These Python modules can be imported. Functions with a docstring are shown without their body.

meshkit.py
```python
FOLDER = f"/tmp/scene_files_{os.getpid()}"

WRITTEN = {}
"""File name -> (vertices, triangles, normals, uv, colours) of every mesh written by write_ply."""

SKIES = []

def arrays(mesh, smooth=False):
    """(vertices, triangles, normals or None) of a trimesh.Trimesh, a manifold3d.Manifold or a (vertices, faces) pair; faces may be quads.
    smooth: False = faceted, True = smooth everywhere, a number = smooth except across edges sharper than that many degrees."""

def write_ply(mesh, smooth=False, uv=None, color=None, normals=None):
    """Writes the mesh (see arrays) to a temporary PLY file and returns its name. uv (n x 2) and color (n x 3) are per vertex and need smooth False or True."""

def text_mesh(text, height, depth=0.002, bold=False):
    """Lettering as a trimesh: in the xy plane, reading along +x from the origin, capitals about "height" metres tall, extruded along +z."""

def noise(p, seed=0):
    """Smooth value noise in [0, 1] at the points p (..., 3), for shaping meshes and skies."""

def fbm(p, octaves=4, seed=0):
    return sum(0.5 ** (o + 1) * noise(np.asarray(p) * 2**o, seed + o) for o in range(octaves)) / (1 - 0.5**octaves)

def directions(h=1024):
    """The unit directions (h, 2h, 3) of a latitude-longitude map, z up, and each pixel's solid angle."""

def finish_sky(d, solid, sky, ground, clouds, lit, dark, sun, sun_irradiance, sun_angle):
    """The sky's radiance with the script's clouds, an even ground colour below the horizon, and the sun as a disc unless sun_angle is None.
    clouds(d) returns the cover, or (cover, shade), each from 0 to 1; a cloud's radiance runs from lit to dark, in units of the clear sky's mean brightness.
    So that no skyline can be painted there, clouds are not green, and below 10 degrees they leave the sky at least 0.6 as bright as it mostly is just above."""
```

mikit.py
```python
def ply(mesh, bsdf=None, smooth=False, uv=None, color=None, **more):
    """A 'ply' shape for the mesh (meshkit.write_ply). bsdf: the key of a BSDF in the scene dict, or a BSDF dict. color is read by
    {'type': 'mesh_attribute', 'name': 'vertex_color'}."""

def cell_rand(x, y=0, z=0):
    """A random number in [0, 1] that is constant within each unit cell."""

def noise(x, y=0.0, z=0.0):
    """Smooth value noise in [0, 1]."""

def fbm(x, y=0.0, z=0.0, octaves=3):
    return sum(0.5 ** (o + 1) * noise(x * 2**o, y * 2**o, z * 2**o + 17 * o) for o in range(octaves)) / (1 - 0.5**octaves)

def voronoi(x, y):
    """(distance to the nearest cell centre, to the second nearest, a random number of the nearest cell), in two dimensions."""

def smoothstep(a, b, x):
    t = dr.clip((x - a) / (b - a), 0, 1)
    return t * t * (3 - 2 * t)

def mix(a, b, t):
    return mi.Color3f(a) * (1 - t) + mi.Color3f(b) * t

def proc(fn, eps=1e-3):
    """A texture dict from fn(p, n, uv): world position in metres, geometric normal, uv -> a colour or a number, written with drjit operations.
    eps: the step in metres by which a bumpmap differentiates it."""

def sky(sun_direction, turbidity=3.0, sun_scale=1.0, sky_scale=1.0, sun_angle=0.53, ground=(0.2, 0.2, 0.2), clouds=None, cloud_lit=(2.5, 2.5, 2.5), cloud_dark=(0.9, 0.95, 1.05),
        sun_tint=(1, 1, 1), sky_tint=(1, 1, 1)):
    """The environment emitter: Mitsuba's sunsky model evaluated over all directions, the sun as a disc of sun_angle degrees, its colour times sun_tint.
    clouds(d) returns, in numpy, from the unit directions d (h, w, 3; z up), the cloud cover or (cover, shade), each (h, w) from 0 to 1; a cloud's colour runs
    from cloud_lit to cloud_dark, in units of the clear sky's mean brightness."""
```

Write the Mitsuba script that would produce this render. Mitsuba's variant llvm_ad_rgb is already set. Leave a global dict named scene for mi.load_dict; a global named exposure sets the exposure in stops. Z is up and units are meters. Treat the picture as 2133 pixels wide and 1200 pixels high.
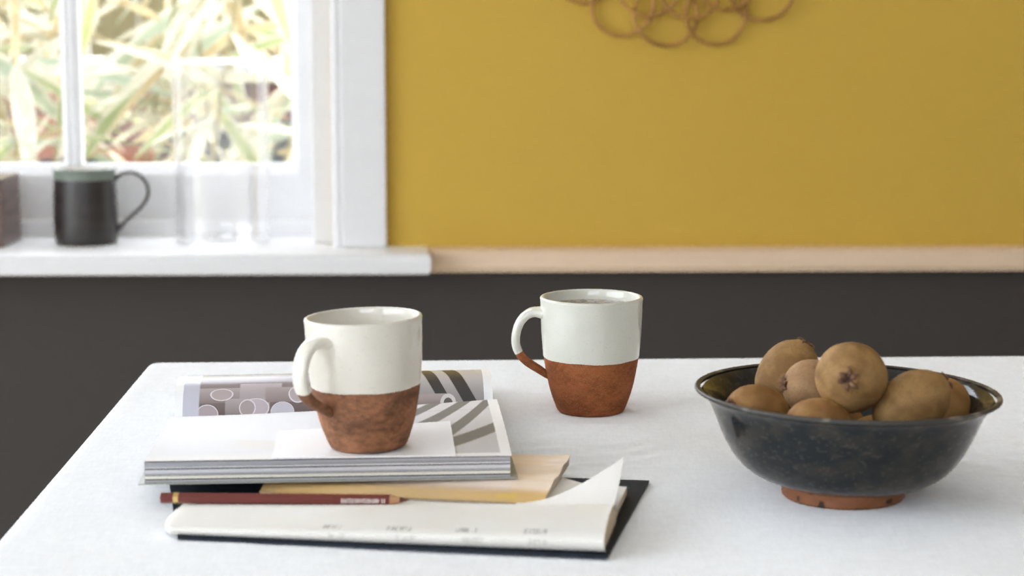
import math, random
import numpy as np
import trimesh
import drjit as dr
import mitsuba as mi
from scipy.interpolate import PchipInterpolator, CubicSpline
from shapely.geometry import Polygon
import mikit
from mikit import noise, fbm, smoothstep, mix, cell_rand
import meshkit

T = mi.ScalarTransform4f
rnd = random.Random(11)
rng = np.random.RandomState(5)
scene, labels = {'type': 'scene'}, {}

# ------------------------------------------------------------------ camera, sky, exposure
CAM_Z = 1.095                     # lens height: 34.5 cm above the table top
FOCAL = 4205.0                    # focal length in pixels of the 2133 px wide frame
PITCH = math.radians(8.41)        # the camera looks down by this angle
TABLE = 0.75
scene['camera'] = {
    'type': 'thinlens',
    'to_world': T().look_at(origin=[0, 0, CAM_Z], target=[0, math.cos(PITCH), CAM_Z - math.sin(PITCH)], up=[0, 0, 1]),
    'fov': 2 * math.degrees(math.atan(1066.5 / FOCAL)), 'fov_axis': 'x',
    'aperture_radius': 0.0047, 'focus_distance': 1.58,
    'near_clip': 0.02, 'far_clip': 100.0,
}
exposure = 5.51


def clouds(d):
    return np.full(d.shape[:2], 0.96), 0.5 + 0.5 * (meshkit.fbm(d * 3.0, 3) - 0.5)


scene['sky'] = mikit.sky((0.72, 0.03, 0.69), turbidity=4.0, sun_scale=0.12, sun_angle=2.0, sky_scale=1.0, ground=(0.25, 0.25, 0.23),
                         clouds=clouds, cloud_lit=(1.37, 1.46, 1.59), cloud_dark=(1.13, 1.2, 1.31))

# ------------------------------------------------------------------ helpers


def srgb(r, g, b):
    f = lambda c: c / 255 / 12.92 if c <= 10 else ((c / 255 + 0.055) / 1.055) ** 2.4
    return [f(r), f(g), f(b)]


def numbered(key):
    if key not in scene and key not in labels:
        return key
    k = 1
    while f'{key}_{k:03d}' in scene or f'{key}_{k:03d}' in labels:
        k += 1
    return f'{key}_{k:03d}'


def add(key, shape, **said):
    key = numbered(key)
    scene[key] = shape
    if said:
        labels[key] = said
    return key


def thing(key, label=None, category=None, group=None, kind=None):
    """A name that parts' keys start with."""
    key = numbered(key)
    labels[key] = {k: v for k, v in dict(label=label, category=category, group=group, kind=kind).items() if v}
    return key


def part(root, name, mesh, bsdf, smooth=False, M=None, label=None, kind=None, uv=None):
    if M is not None:
        mesh = moved(mesh, M)
    said = {k: v for k, v in dict(label=label, kind=kind).items() if v}
    return add(f'{root}__{name}', mikit.ply(mesh, bsdf, smooth, uv=uv), **said)


def moved(mesh, M):
    v, f = (mesh.vertices, mesh.faces) if isinstance(mesh, trimesh.Trimesh) else mesh
    v = np.asarray(v) @ M[:3, :3].T + M[:3, 3]
    return trimesh.Trimesh(v, f, process=False)


def mat(loc=(0, 0, 0), rz=0.0, rx=0.0, ry=0.0):
    M = np.eye(4)
    M[:3, :3] = (trimesh.transformations.euler_matrix(math.radians(rx), math.radians(ry), math.radians(rz)))[:3, :3]
    M[:3, 3] = loc
    return M


def box(x0, x1, y0, y1, z0, z1, r=0.0):
    """A box, its edges bevelled by r."""
    if r <= 0:
        b = trimesh.creation.box(extents=(x1 - x0, y1 - y0, z1 - z0))
    else:
        pts = []
        for sx in (0, 1):
            for sy in (0, 1):
                for sz in (0, 1):
                    c = np.array([[x0 + r, x1 - r][sx], [y0 + r, y1 - r][sy], [z0 + r, z1 - r][sz]])
                    s = np.array([2 * sx - 1, 2 * sy - 1, 2 * sz - 1])
                    for d in ((1, 0, 0), (0, 1, 0), (0, 0, 1), (.707, .707, 0), (.707, 0, .707), (0, .707, .707), (.577, .577, .577)):
                        pts.append(c + s * np.array(d) * r)
        return trimesh.convex.convex_hull(np.array(pts))
    b.apply_translation(((x0 + x1) / 2, (y0 + y1) / 2, (z0 + z1) / 2))
    return b


def join(*ms):
    return trimesh.util.concatenate(list(ms))


def prism(poly, x0, x1, holes=None):
    """Profile in (y, z), extruded along x from x0 to x1."""
    m = trimesh.creation.extrude_polygon(Polygon(poly), x1 - x0, engine='earcut')
    v = m.vertices
    return trimesh.Trimesh(np.c_[v[:, 2] + x0, v[:, 0], v[:, 1]], m.faces, process=False)


def uprism(poly, z0, z1):
    m = trimesh.creation.extrude_polygon(Polygon(poly), z1 - z0, engine='earcut')
    m.apply_translation((0, 0, z0))
    return m


def grid_faces(n, m, wrap=False):
    i, j = np.meshgrid(np.arange(n - 1), np.arange(m if wrap else m - 1), indexing='ij')
    a, b = i * m + j, i * m + (j + 1) % m
    c, d = (i + 1) * m + (j + 1) % m, (i + 1) * m + j
    q = np.stack([a, b, c, d], -1).reshape(-1, 4)
    return np.vstack([q[:, [0, 1, 2]], q[:, [0, 2, 3]]])


def lathe(profile, n=96, wobble=None):
    """Surface of revolution of (r, z) pairs listed from the outside bottom up; normals outwards."""
    p = np.asarray(profile, float)
    a = np.arange(n) * 2 * np.pi / n
    v = np.stack([p[:, None, 0] * np.cos(a), p[:, None, 0] * np.sin(a), np.broadcast_to(p[:, None, 1], (len(p), n))], -1)
    if wobble is not None:
        v = wobble(v, a)
    return trimesh.Trimesh(v.reshape(-1, 3), grid_faces(len(p), n, True), process=False)


def sheet(top, thick):
    """A grid of points (n, m, 3) made into a closed sheet that hangs thick below."""
    n, m = top.shape[:2]
    low = top - np.array([0, 0, thick])
    v = np.vstack([top.reshape(-1, 3), low.reshape(-1, 3)])
    f = grid_faces(n, m)
    g = f[:, ::-1] + n * m
    rim = [(i, 0) for i in range(n)] + [(n - 1, j) for j in range(1, m)] + [(i, m - 1) for i in range(n - 2, -1, -1)] + [(0, j) for j in range(m - 2, 0, -1)]
    ids = np.array([i * m + j for i, j in rim])
    nx = np.roll(ids, -1)
    s1 = np.stack([ids, ids + n * m, nx + n * m], -1)
    s2 = np.stack([ids, nx + n * m, nx], -1)
    mesh = trimesh.Trimesh(v, np.vstack([f, g, s1, s2]), process=False)
    if mesh.volume < 0:
        mesh.invert()
    return mesh


def sweep(path, radii, sides=16, flat=1.0, up=None, square=2.0, closed=False):
    """A tube along path; cross-section a superellipse: radii in the plane of the path's bend, flat * radii across it."""
    p = np.asarray(path, float)
    if closed:
        t = np.roll(p, -1, 0) - np.roll(p, 1, 0)
    else:
        t = np.gradient(p, axis=0)
    t /= np.linalg.norm(t, axis=1, keepdims=True)
    up = np.array([0, 0, 1.0]) if up is None else np.asarray(up, float)
    side = np.cross(t, up)
    bad = np.linalg.norm(side, axis=1) < 1e-6
    side[bad] = np.cross(t[bad], [1.0, 0.03, 0])
    side /= np.linalg.norm(side, axis=1, keepdims=True)
    u = np.cross(side, t)
    a = np.arange(sides) * 2 * np.pi / sides
    ca, sa = np.sign(np.cos(a)) * np.abs(np.cos(a)) ** (2 / square), np.sign(np.sin(a)) * np.abs(np.sin(a)) ** (2 / square)
    r = np.broadcast_to(radii, (len(p),))[:, None, None]
    fl = np.broadcast_to(flat, (len(p),))[:, None, None]
    v = p[:, None] + r * ca[None, :, None] * side[:, None] + r * fl * sa[None, :, None] * u[:, None]
    k = len(p)
    if closed:
        f = grid_faces(k + 1, sides, True) % (k * sides)
        mesh = trimesh.Trimesh(v.reshape(-1, 3), f, process=False)
    else:
        f = [grid_faces(k, sides, True)]
        vv = np.vstack([v.reshape(-1, 3), p[:1], p[-1:]])
        j = np.arange(sides)
        f.append(np.stack([j, np.full(sides, k * sides), (j + 1) % sides], -1))
        f.append(np.stack([(k - 1) * sides + j, (k - 1) * sides + (j + 1) % sides, np.full(sides, k * sides + 1)], -1))
        mesh = trimesh.Trimesh(vv, np.vstack(f), process=False)
    if mesh.volume < 0:
        mesh.invert()
    return mesh


def spline(pts, n):
    pts = np.asarray(pts, float)
    s = np.r_[0, np.cumsum(np.linalg.norm(np.diff(pts, axis=0), axis=1))]
    return CubicSpline(s, pts)(np.linspace(0, s[-1], n))


# ------------------------------------------------------------------ materials
P = mikit.proc


def mtl(name, base, rough=0.5, bump=None, scale=0.001, eps=1e-3, **kw):
    """An opaque principled material; base is a colour or a function of (p, n, uv)."""
    col = P(base) if callable(base) else {'type': 'rgb', 'value': list(base)}
    r = P(rough) if callable(rough) else rough
    d = {'type': 'principled', 'base_color': col, 'roughness': r, **kw}
    if bump is not None:
        d = {'type': 'bumpmap', 'arbitrary': P(bump, eps), 'scale': scale, 'bsdf': d}
    scene[name] = {'type': 'twosided', 'bsdf': d}
    return name


def rgb(c):
    return mi.Color3f(*[float(x) for x in c])


YELLOW, CHARCOAL = [0.525, 0.340, 0.055], [0.0515, 0.0455, 0.041]
mtl('paint_yellow', lambda p, n, uv: rgb(YELLOW) * (0.985 + 0.03 * fbm(p.x * 3, p.z * 3)), 0.75, specular=0.25)
mtl('paint_charcoal', lambda p, n, uv: rgb(CHARCOAL) * (0.97 + 0.06 * fbm(p.x * 4, p.z * 4)), 0.8, specular=0.2)
mtl('paint_white', [0.84, 0.84, 0.845], 0.6, specular=0.3)
mtl('paint_gloss', lambda p, n, uv: rgb([0.69, 0.685, 0.685]) * (0.97 + 0.04 * fbm(p.x * 6, p.z * 40)), 0.35, specular=0.4)
mtl('rail_wood', lambda p, n, uv: mix([0.63, 0.47, 0.33], [0.71, 0.54, 0.38], fbm(p.x * 4, p.y * 90, p.z * 90)), 0.5, specular=0.35)
mtl('plaster', [0.8, 0.8, 0.8], 0.9, specular=0.1)
mtl('floorboard', lambda p, n, uv: mix([0.48, 0.43, 0.37], [0.60, 0.55, 0.48], fbm(p.x * 30, p.y * 2)), 0.5)


def weave(p, n, uv):
    a, b = uv.x / 0.00085, uv.y / 0.0010
    thick_a = 0.5 + 0.5 * noise(dr.floor(a) * 1.7, uv.y * 60)
    thick_b = 0.5 + 0.5 * noise(uv.x * 60, dr.floor(b) * 1.3, 5)
    warp = dr.abs(dr.sin(math.pi * a)) * thick_a
    weft = dr.abs(dr.sin(math.pi * b)) * thick_b
    return 0.5 * (warp + weft) + 0.5 * noise(uv.x * 700, uv.y * 700)


mtl('linen', lambda p, n, uv: rgb([0.83, 0.845, 0.865]) * (0.95 + 0.05 * noise(uv.x * 900, uv.y * 130) + 0.05 * noise(uv.x * 130, uv.y * 800, 3)),
    0.95, bump=weave, scale=0.00042, eps=2e-4, specular=0.1)


def clay_colour(a, b, c):
    def f(p, n, uv):
        g = fbm(p.x * 320, p.y * 320, p.z * 380, 3)
        big = fbm(p.x * 55, p.y * 55, p.z * 62 + 3, 4)
        s = smoothstep(0.62, 0.80, noise(p.x * 1700, p.y * 1700, p.z * 1700))
        col = mix(a, b, smoothstep(0.3, 0.70, 0.35 * g + 0.65 * big))
        return mix(col, c, 0.45 * s)
    return f


grit = lambda p, n, uv: fbm(p.x * 700, p.y * 700, p.z * 700, 3)
mtl('clay_mottled', clay_colour([0.13, 0.058, 0.032], [0.33, 0.148, 0.075], [0.08, 0.045, 0.03]), 0.75, bump=grit, scale=0.0005, eps=3e-4, specular=0.25)
mtl('clay_red', clay_colour([0.175, 0.051, 0.019], [0.29, 0.093, 0.033], [0.34, 0.19, 0.10]), 0.8, bump=grit, scale=0.0006, eps=3e-4, specular=0.2)


def glaze_colour(a, b):
    def f(p, n, uv):
        g = fbm(p.x * 60, p.y * 60, p.z * 30, 3)
        s = smoothstep(0.78, 0.86, noise(p.x * 800, p.y * 800, p.z * 800))
        return mix(mix(a, b, g), [0.45, 0.40, 0.30], 0.25 * s)
    return f


wavy = lambda p, n, uv: fbm(p.x * 45, p.y * 45, p.z * 90, 2)
mtl('glaze_white', glaze_colour([0.625, 0.595, 0.52], [0.68, 0.65, 0.575]), 0.07, bump=wavy, scale=0.0006, eps=1e-3, specular=0.55)
mtl('glaze_grey', glaze_colour([0.575, 0.57, 0.495], [0.63, 0.625, 0.55]), 0.07, bump=wavy, scale=0.0006, eps=1e-3, specular=0.55)


def bowl_colour(p, n, uv):
    g = fbm(p.x * 70, p.y * 70, p.z * 70, 4)
    s = fbm(p.x * 420, p.y * 420, p.z * 420, 2)
    return mix(mix([0.012, 0.0155, 0.018], [0.036, 0.032, 0.026], smoothstep(0.30, 0.75, g)), [0.075, 0.062, 0.047], 0.45 * smoothstep(0.55, 0.8, s))


mtl('glaze_charcoal', bowl_colour, 0.08, bump=lambda p, n, uv: fbm(p.x * 120, p.y * 120, p.z * 120, 3), scale=0.00025, eps=6e-4, specular=0.28)
mtl('bowl_rim', lambda p, n, uv: mix([0.05, 0.047, 0.043], [0.22, 0.19, 0.15], smoothstep(0.55, 0.75, fbm(p.x * 60, p.y * 60, p.z * 60))), 0.4, specular=0.3)
mtl('clay_foot', lambda p, n, uv: mix(mix([0.18, 0.066, 0.027], [0.29, 0.12, 0.055], fbm(p.x * 150, p.y * 150, p.z * 150)),
                                       [0.05, 0.025, 0.015], smoothstep(0.58, 0.66, fbm(p.x * 130 + 9, p.y * 130, p.z * 130, 2))), 0.6, specular=0.3)
mtl('coffee_liquid', lambda p, n, uv: mix([0.030, 0.016, 0.008], [0.24, 0.155, 0.085], smoothstep(0.62, 0.78, fbm(p.x * 420, p.y * 420, 0.0, 3) + 0.30 * smoothstep(1.645, 1.672, p.y))), 0.15, specular=0.5)


def kiwi_skin(a, b, seed):
    def f(p, n, uv):
        g = fbm(p.x * 90 + seed, p.y * 90, p.z * 90, 3)
        s = noise(p.x * 1300, p.y * 1300, p.z * 1300)
        return mix(mix(a, b, smoothstep(0.25, 0.75, g)), [0.16, 0.085, 0.035], 0.45 * smoothstep(0.5, 0.9, s))
    return f


fuzz = lambda p, n, uv: fbm(p.x * 800, p.y * 800, p.z * 800, 2)
mtl('kiwi_olive', kiwi_skin([0.19, 0.098, 0.032], [0.32, 0.185, 0.070], 0), 0.7, bump=fuzz, scale=0.0005, eps=3e-4, sheen=0.3, sheen_tint=0.6, specular=0.3)
mtl('kiwi_tan', kiwi_skin([0.29, 0.165, 0.078], [0.40, 0.245, 0.125], 7), 0.7, bump=fuzz, scale=0.0005, eps=3e-4, sheen=0.3, sheen_tint=0.6, specular=0.3)
mtl('kiwi_russet', kiwi_skin([0.21, 0.100, 0.030], [0.32, 0.17, 0.058], 13), 0.7, bump=fuzz, scale=0.0005, eps=3e-4, sheen=0.3, sheen_tint=0.6, specular=0.3)
mtl('kiwi_calyx', lambda p, n, uv: mix([0.07, 0.032, 0.016], [0.22, 0.115, 0.06], noise(p.x * 500, p.y * 500, p.z * 500)), 0.85)

mtl('kiwi_scar', [0.045, 0.022, 0.012], 0.9)
mtl('paper_white', [0.83, 0.83, 0.845], 0.5, specular=0.2)
mtl('paper_cream', [0.735, 0.72, 0.685], 0.8, specular=0.2)
def navy(p, n, uv):
    c = mix([0.010, 0.014, 0.021], [0.017, 0.024, 0.034], fbm(p.x * 80, p.y * 80))
    a = smoothstep(0.0018, 0.0012, dr.abs(uv.y - 0.186)) * smoothstep(0.004, 0.003, dr.abs(uv.x + 0.016)) + smoothstep(0.0018, 0.0012, dr.abs(uv.y - 0.172)) * smoothstep(0.0045, 0.0035, dr.abs(uv.x + 0.0085))
    return mix(c, [0.04, 0.13, 0.16], 0.8 * a)                    # small teal print in the far right corner


mtl('navy_board', navy, 0.6, specular=0.15)
mtl('pencil_red', [0.13, 0.022, 0.016], 0.28, specular=0.5)
mtl('pencil_wood', lambda p, n, uv: mix([0.42, 0.21, 0.10], [0.52, 0.30, 0.16], noise(p.x * 300, p.y * 900, p.z * 900)), 0.7)
mtl('pencil_lead', [0.10, 0.025, 0.018], 0.5)
mtl('gold_foil', [0.75, 0.55, 0.22], 0.3, metallic=1.0)
mtl('print_silver', [0.78, 0.74, 0.72], 0.5)
mtl('walnut', lambda p, n, uv: mix([0.035, 0.016, 0.010], [0.105, 0.044, 0.023], fbm(p.x * 20, p.y * 20 + p.z * 60, p.z * 110, 4)), 0.24, specular=0.55, clearcoat=0.8, clearcoat_gloss=0.9)
mtl('jug_dark', lambda p, n, uv: mix([0.014, 0.011, 0.010], [0.032, 0.026, 0.022], fbm(p.x * 60, p.y * 60, p.z * 90)), 0.34, specular=0.5)
mtl('jug_green', lambda p, n, uv: mix([0.12, 0.15, 0.125], [0.18, 0.21, 0.175], fbm(p.x * 60, p.y * 60, p.z * 90)), 0.3, specular=0.5)
mtl('jug_cream', [0.70, 0.68, 0.64], 0.3, specular=0.5)
mtl('cane', lambda p, n, uv: mix([0.17, 0.070, 0.016], [0.52, 0.27, 0.065], fbm(p.x * 45, p.y * 60, p.z * 45, 2)), 0.5, specular=0.4)
scene['window_glass'] = {'type': 'thindielectric', 'int_ior': 1.5}
scene['clear_glass'] = {'type': 'dielectric', 'int_ior': 1.47}

# ------------------------------------------------------------------ the room
# The wall with the window stands 2.75 m away and is turned by 1.2 degrees; its parts are built in its own frame
# (x along the wall, y into the wall, z up).
WALL_Y = 2.75
W = mat((0, WALL_Y, 0), rz=1.2)
SILL = 0.747
OX0, OX1, OZ0, OZ1 = -2.352, -0.236, 0.715, 2.28     # the window opening


def wall_with_hole(x0, x1, z0, z1, y0, y1):
    ms = [box(x0, OX0, y0, y1, z0, z1), box(OX1, x1, y0, y1, z0, z1), box(OX0, OX1, y0, y1, OZ1, z1)]
    if z0 < OZ0:
        ms.append(box(OX0, OX1, y0, y1, z0, OZ0))
    return join(*ms)


XL, XR, YB, ZC = -2.7, 2.55, -2.0, 2.6
wb = thing('wall_back', 'back wall painted mustard yellow above the rail and charcoal brown below it', kind='structure')
part(wb, 'upper_paintwork', wall_with_hole(-2.8, 2.6, 0.73, ZC + 0.1, 0, 0.16), 'paint_yellow', M=W, label='mustard yellow painted upper wall')
part(wb, 'lower_paintwork', box(-2.8, 2.6, 0, 0.16, 0, 0.715), 'paint_charcoal', M=W, label='charcoal brown painted lower wall')
part(wb, 'outer_leaf', join(box(-2.8, OX0, 0.16, 0.34, -0.4, ZC + 0.1), box(OX1, 2.6, 0.16, 0.34, -0.4, ZC + 0.1), box(OX0, OX1, 0.16, 0.34, OZ1, ZC + 0.1), box(OX0, OX1, 0.16, 0.34, -0.4, 0.735)), 'plaster', M=W)
add('trim_1', mikit.ply(moved(prism([(0, 0.746), (-0.031, 0.745), (-0.035, 0.741), (-0.036, 0.722), (-0.032, 0.7145), (0, 0.7145)], -0.117, 2.6), W), 'rail_wood'),
    label='pale beige wooden dado rail between the yellow and the charcoal paint', kind='structure')

# left wall with wide open garden doors, rear wall with a wide window, both behind the camera's view
DY0, DY1, DZ = -1.8, 1.6, 2.35
add('wall_left', mikit.ply(join(box(XL - 0.12, XL, YB - 0.1, DY0, 0, ZC), box(XL - 0.12, XL, DY1, 2.9, 0, ZC), box(XL - 0.12, XL, DY0, DY1, DZ, ZC)), 'plaster'),
    label='white left wall with the wide garden door opening', kind='structure')
RX0, RX1, RZ0, RZ1 = -1.4, 0.6, 1.4, 2.2
add('wall_rear', mikit.ply(join(box(XL - 0.12, RX0, YB - 0.12, YB, 0, ZC), box(RX1, XR + 0.1, YB - 0.12, YB, 0, ZC), box(RX0, RX1, YB - 0.12, YB, RZ1, ZC), box(RX0, RX1, YB - 0.12, YB, 0, RZ0)), 'plaster'),
    label='white rear wall with a wide window opening', kind='structure')
mtl('paint_taupe', [0.36, 0.34, 0.31], 0.85, specular=0.2)
add('wall_right', mikit.ply(box(XR, XR + 0.12, YB - 0.1, 2.95, 0, ZC), 'paint_taupe'), label='plain taupe painted right wall', kind='structure')
add('ceiling', mikit.ply(box(XL - 0.12, XR + 0.2, YB - 0.12, 3.0, ZC, ZC + 0.1), 'plaster'), label='plain white ceiling', kind='structure')
add('floor', mikit.ply(box(XL - 0.12, XR + 0.2, YB - 0.12, 3.0, -0.1, 0), 'floorboard'), label='pale wooden floor', kind='structure')

# ------------------------------------------------------------------ the window
wn = thing('window_1', 'white painted wooden sash window with thin glazing bars over a deep sill', kind='structure')
g = lambda mesh, name, **k: part(wn, name, mesh, k.pop('m', 'paint_gloss'), M=W, **k)
# architrave: flat board with a small bead on its inner edge, both sides and the head
AX = (-0.2320, -0.1710)
g(box(AX[0], AX[1], -0.016, 0.01, SILL, 2.35, 0.0025), 'architrave')
g(box(-2.588 + 0.1710, -2.588 + 0.2320, -0.016, 0.01, SILL, 2.35, 0.0025), 'architrave')
g(box(-2.588 + 0.1710, AX[1], -0.016, 0.01, 2.285, 2.35, 0.0025), 'architrave')
for x in (-0.2380, -2.3500):
    g(sweep([(x, -0.004, SILL), (x, -0.004, 2.285)], 0.0065, 12, up=(0, 1, 0)), 'bead')
# box lining behind, sub-sill, sash
for a, b in ((-0.2755, -0.234), (-2.352, -2.310)):
    g(box(a, b, 0.035, 0.16, SILL, 2.285, 0.003), 'lining')
    c, d_ = (a, a + 0.012) if a > -1 else (b - 0.012, b)
    g(box(c, d_, 0.05, 0.10, SILL, 2.285, 0.003), 'parting_bead')
g(box(-2.34, -0.248, 0.116, 0.19, 0.742, 0.7695, 0.003), 'sub_sill')
SX0, SX1, SZ0, SZ1 = -2.3062, -0.2800, 0.7695, 2.275
GX = [(-0.6145, -0.313), (-0.9415, -0.6395), (-1.2685, -0.9665), (-1.5955, -1.2935), (-1.9225, -1.6205), (-2.271, -1.9475)]
GZ = [(0.847, 1.500), (1.526, 2.215)]
ys0, ys1 = 0.140, 0.178


def chamfered(x0, x1, z0, z1, inner, horizontal):
    """A sash member whose edge towards the glass is chamfered."""
    return box(x0, x1, ys0, ys1, z0, z1, 0.002)


# bottom rail: flat face to z 0.8345, then a chamfer back to the glass at 0.847
g(prism([(ys0, SZ0), (ys0, 0.833), (ys0 + 0.003, 0.8355), (ys0 + 0.016, 0.847), (ys1, 0.847), (ys1, SZ0)], SX0, SX1), 'bottom_rail')
g(prism([(ys0, SZ1), (ys1, SZ1), (ys1, 2.215), (ys0 + 0.016, 2.215), (ys0, 2.23)], SX0, SX1), 'top_rail')
g(uprism([(SX1, ys0), (SX1, ys1), (-0.313, ys1), (-0.313, ys0 + 0.016), (-0.302, ys0)], SZ0, SZ1), 'stile')
g(uprism([(SX0, ys0), (-2.282, ys0), (-2.271, ys0 + 0.016), (-2.271, ys1), (SX0, ys1)], SZ0, SZ1), 'stile')
for c in (-0.627, -0.954, -1.281, -1.608, -1.935):
    g(uprism([(c - 0.013, ys1), (c - 0.013, ys0 + 0.016), (c - 0.005, ys0 + 0.004), (c - 0.004, ys0), (c + 0.004, ys0), (c + 0.005, ys0 + 0.004), (c + 0.013, ys0 + 0.016), (c + 0.013, ys1)], 0.84, 2.22), 'glazing_bar')
g(prism([(ys1, 1.500), (ys0 + 0.016, 1.500), (ys0, 1.509), (ys0, 1.517), (ys0 + 0.016, 1.526), (ys1, 1.526)], SX0 + 0.03, SX1 - 0.03), 'glazing_bar')
for x0, x1 in GX:
    for z0, z1 in GZ:
        y = ys0 + 0.025
        g(trimesh.Trimesh([(x0 - 0.003, y, z0 - 0.003), (x1 + 0.003, y, z0 - 0.003), (x1 + 0.003, y, z1 + 0.003), (x0 - 0.003, y, z1 + 0.003)], [(0, 1, 2), (0, 2, 3)], process=False), 'pane', m='window_glass')
# sill board with a rounded nose and horn
nose = [(0.125, 0.718), (0.125, SILL)] + [(-0.073 - 0.010 * math.sin(a), SILL - 0.010 + 0.010 * math.cos(a)) for a in np.linspace(0, math.pi / 2, 8)] + \
       [(-0.081 + 0.003 - 0.005 * math.cos(a), 0.723 - 0.005 * math.sin(a)) for a in np.linspace(0, math.pi / 2, 5)]
sillm = prism(nose, -2.48, -0.109)
v = sillm.vertices.copy()
# the horn's end is rounded too
end = v[:, 0] > -0.2
rr = np.clip((v[:, 2] - (SILL - 0.012)) / 0.012, 0, 1)
v[end, 0] -= 0.006 * (1 - np.sqrt(np.clip(1 - rr[end] ** 2, 0, 1))) + 0.004 * np.clip((0.726 - v[end, 2]) / 0.008, 0, 1)
g(trimesh.Trimesh(v, sillm.faces, process=False), 'sill_board', smooth=40)

# ------------------------------------------------------------------ garden beyond the window
mtl('soil', lambda p, n, uv: mix([0.05, 0.042, 0.03], [0.11, 0.095, 0.06], fbm(p.x * 6, p.y * 6)), 0.95)
mtl('brick_red', lambda p, n, uv: mix([0.24, 0.085, 0.05], [0.33, 0.14, 0.085], fbm(p.x * 40, p.y * 40, p.z * 40)), 0.9)
mtl('brick_plum', lambda p, n, uv: mix([0.15, 0.06, 0.055], [0.22, 0.10, 0.085], fbm(p.x * 40, p.y * 40, p.z * 40)), 0.9)
mtl('mortar', [0.20, 0.18, 0.165], 0.95)
mtl('coping_stone', lambda p, n, uv: mix([0.42, 0.40, 0.43], [0.50, 0.48, 0.50], fbm(p.x * 20, p.y * 20, p.z * 20)), 0.9)
mtl('fence_wood', lambda p, n, uv: mix([0.10, 0.080, 0.022], [0.17, 0.135, 0.045], fbm(p.x * 30, p.y * 30, p.z * 3)), 0.9)
mtl('pot_slate', [0.04, 0.055, 0.065], 0.5)
mtl('culm', lambda p, n, uv: mix([0.26, 0.21, 0.09], [0.38, 0.33, 0.17], fbm(p.x * 60, p.y * 60, p.z * 8)), 0.6)


def leaf_mtl(name, a, b, edge):
    def f(p, n, uv):
        s = smoothstep(0.25, 0.42, dr.abs(uv.x - 0.5))
        st = 0.5 + 0.5 * dr.sin(uv.x * 40)
        return mix(mix(a, b, 0.5 * st + 0.3 * noise(uv.y * 6, uv.x * 4)), edge, s)
    scene[name] = {'type': 'principledthin', 'base_color': P(f), 'roughness': 0.5, 'diff_trans': 0.9, 'spec_trans': 0.0, 'eta': 1.4}


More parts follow.
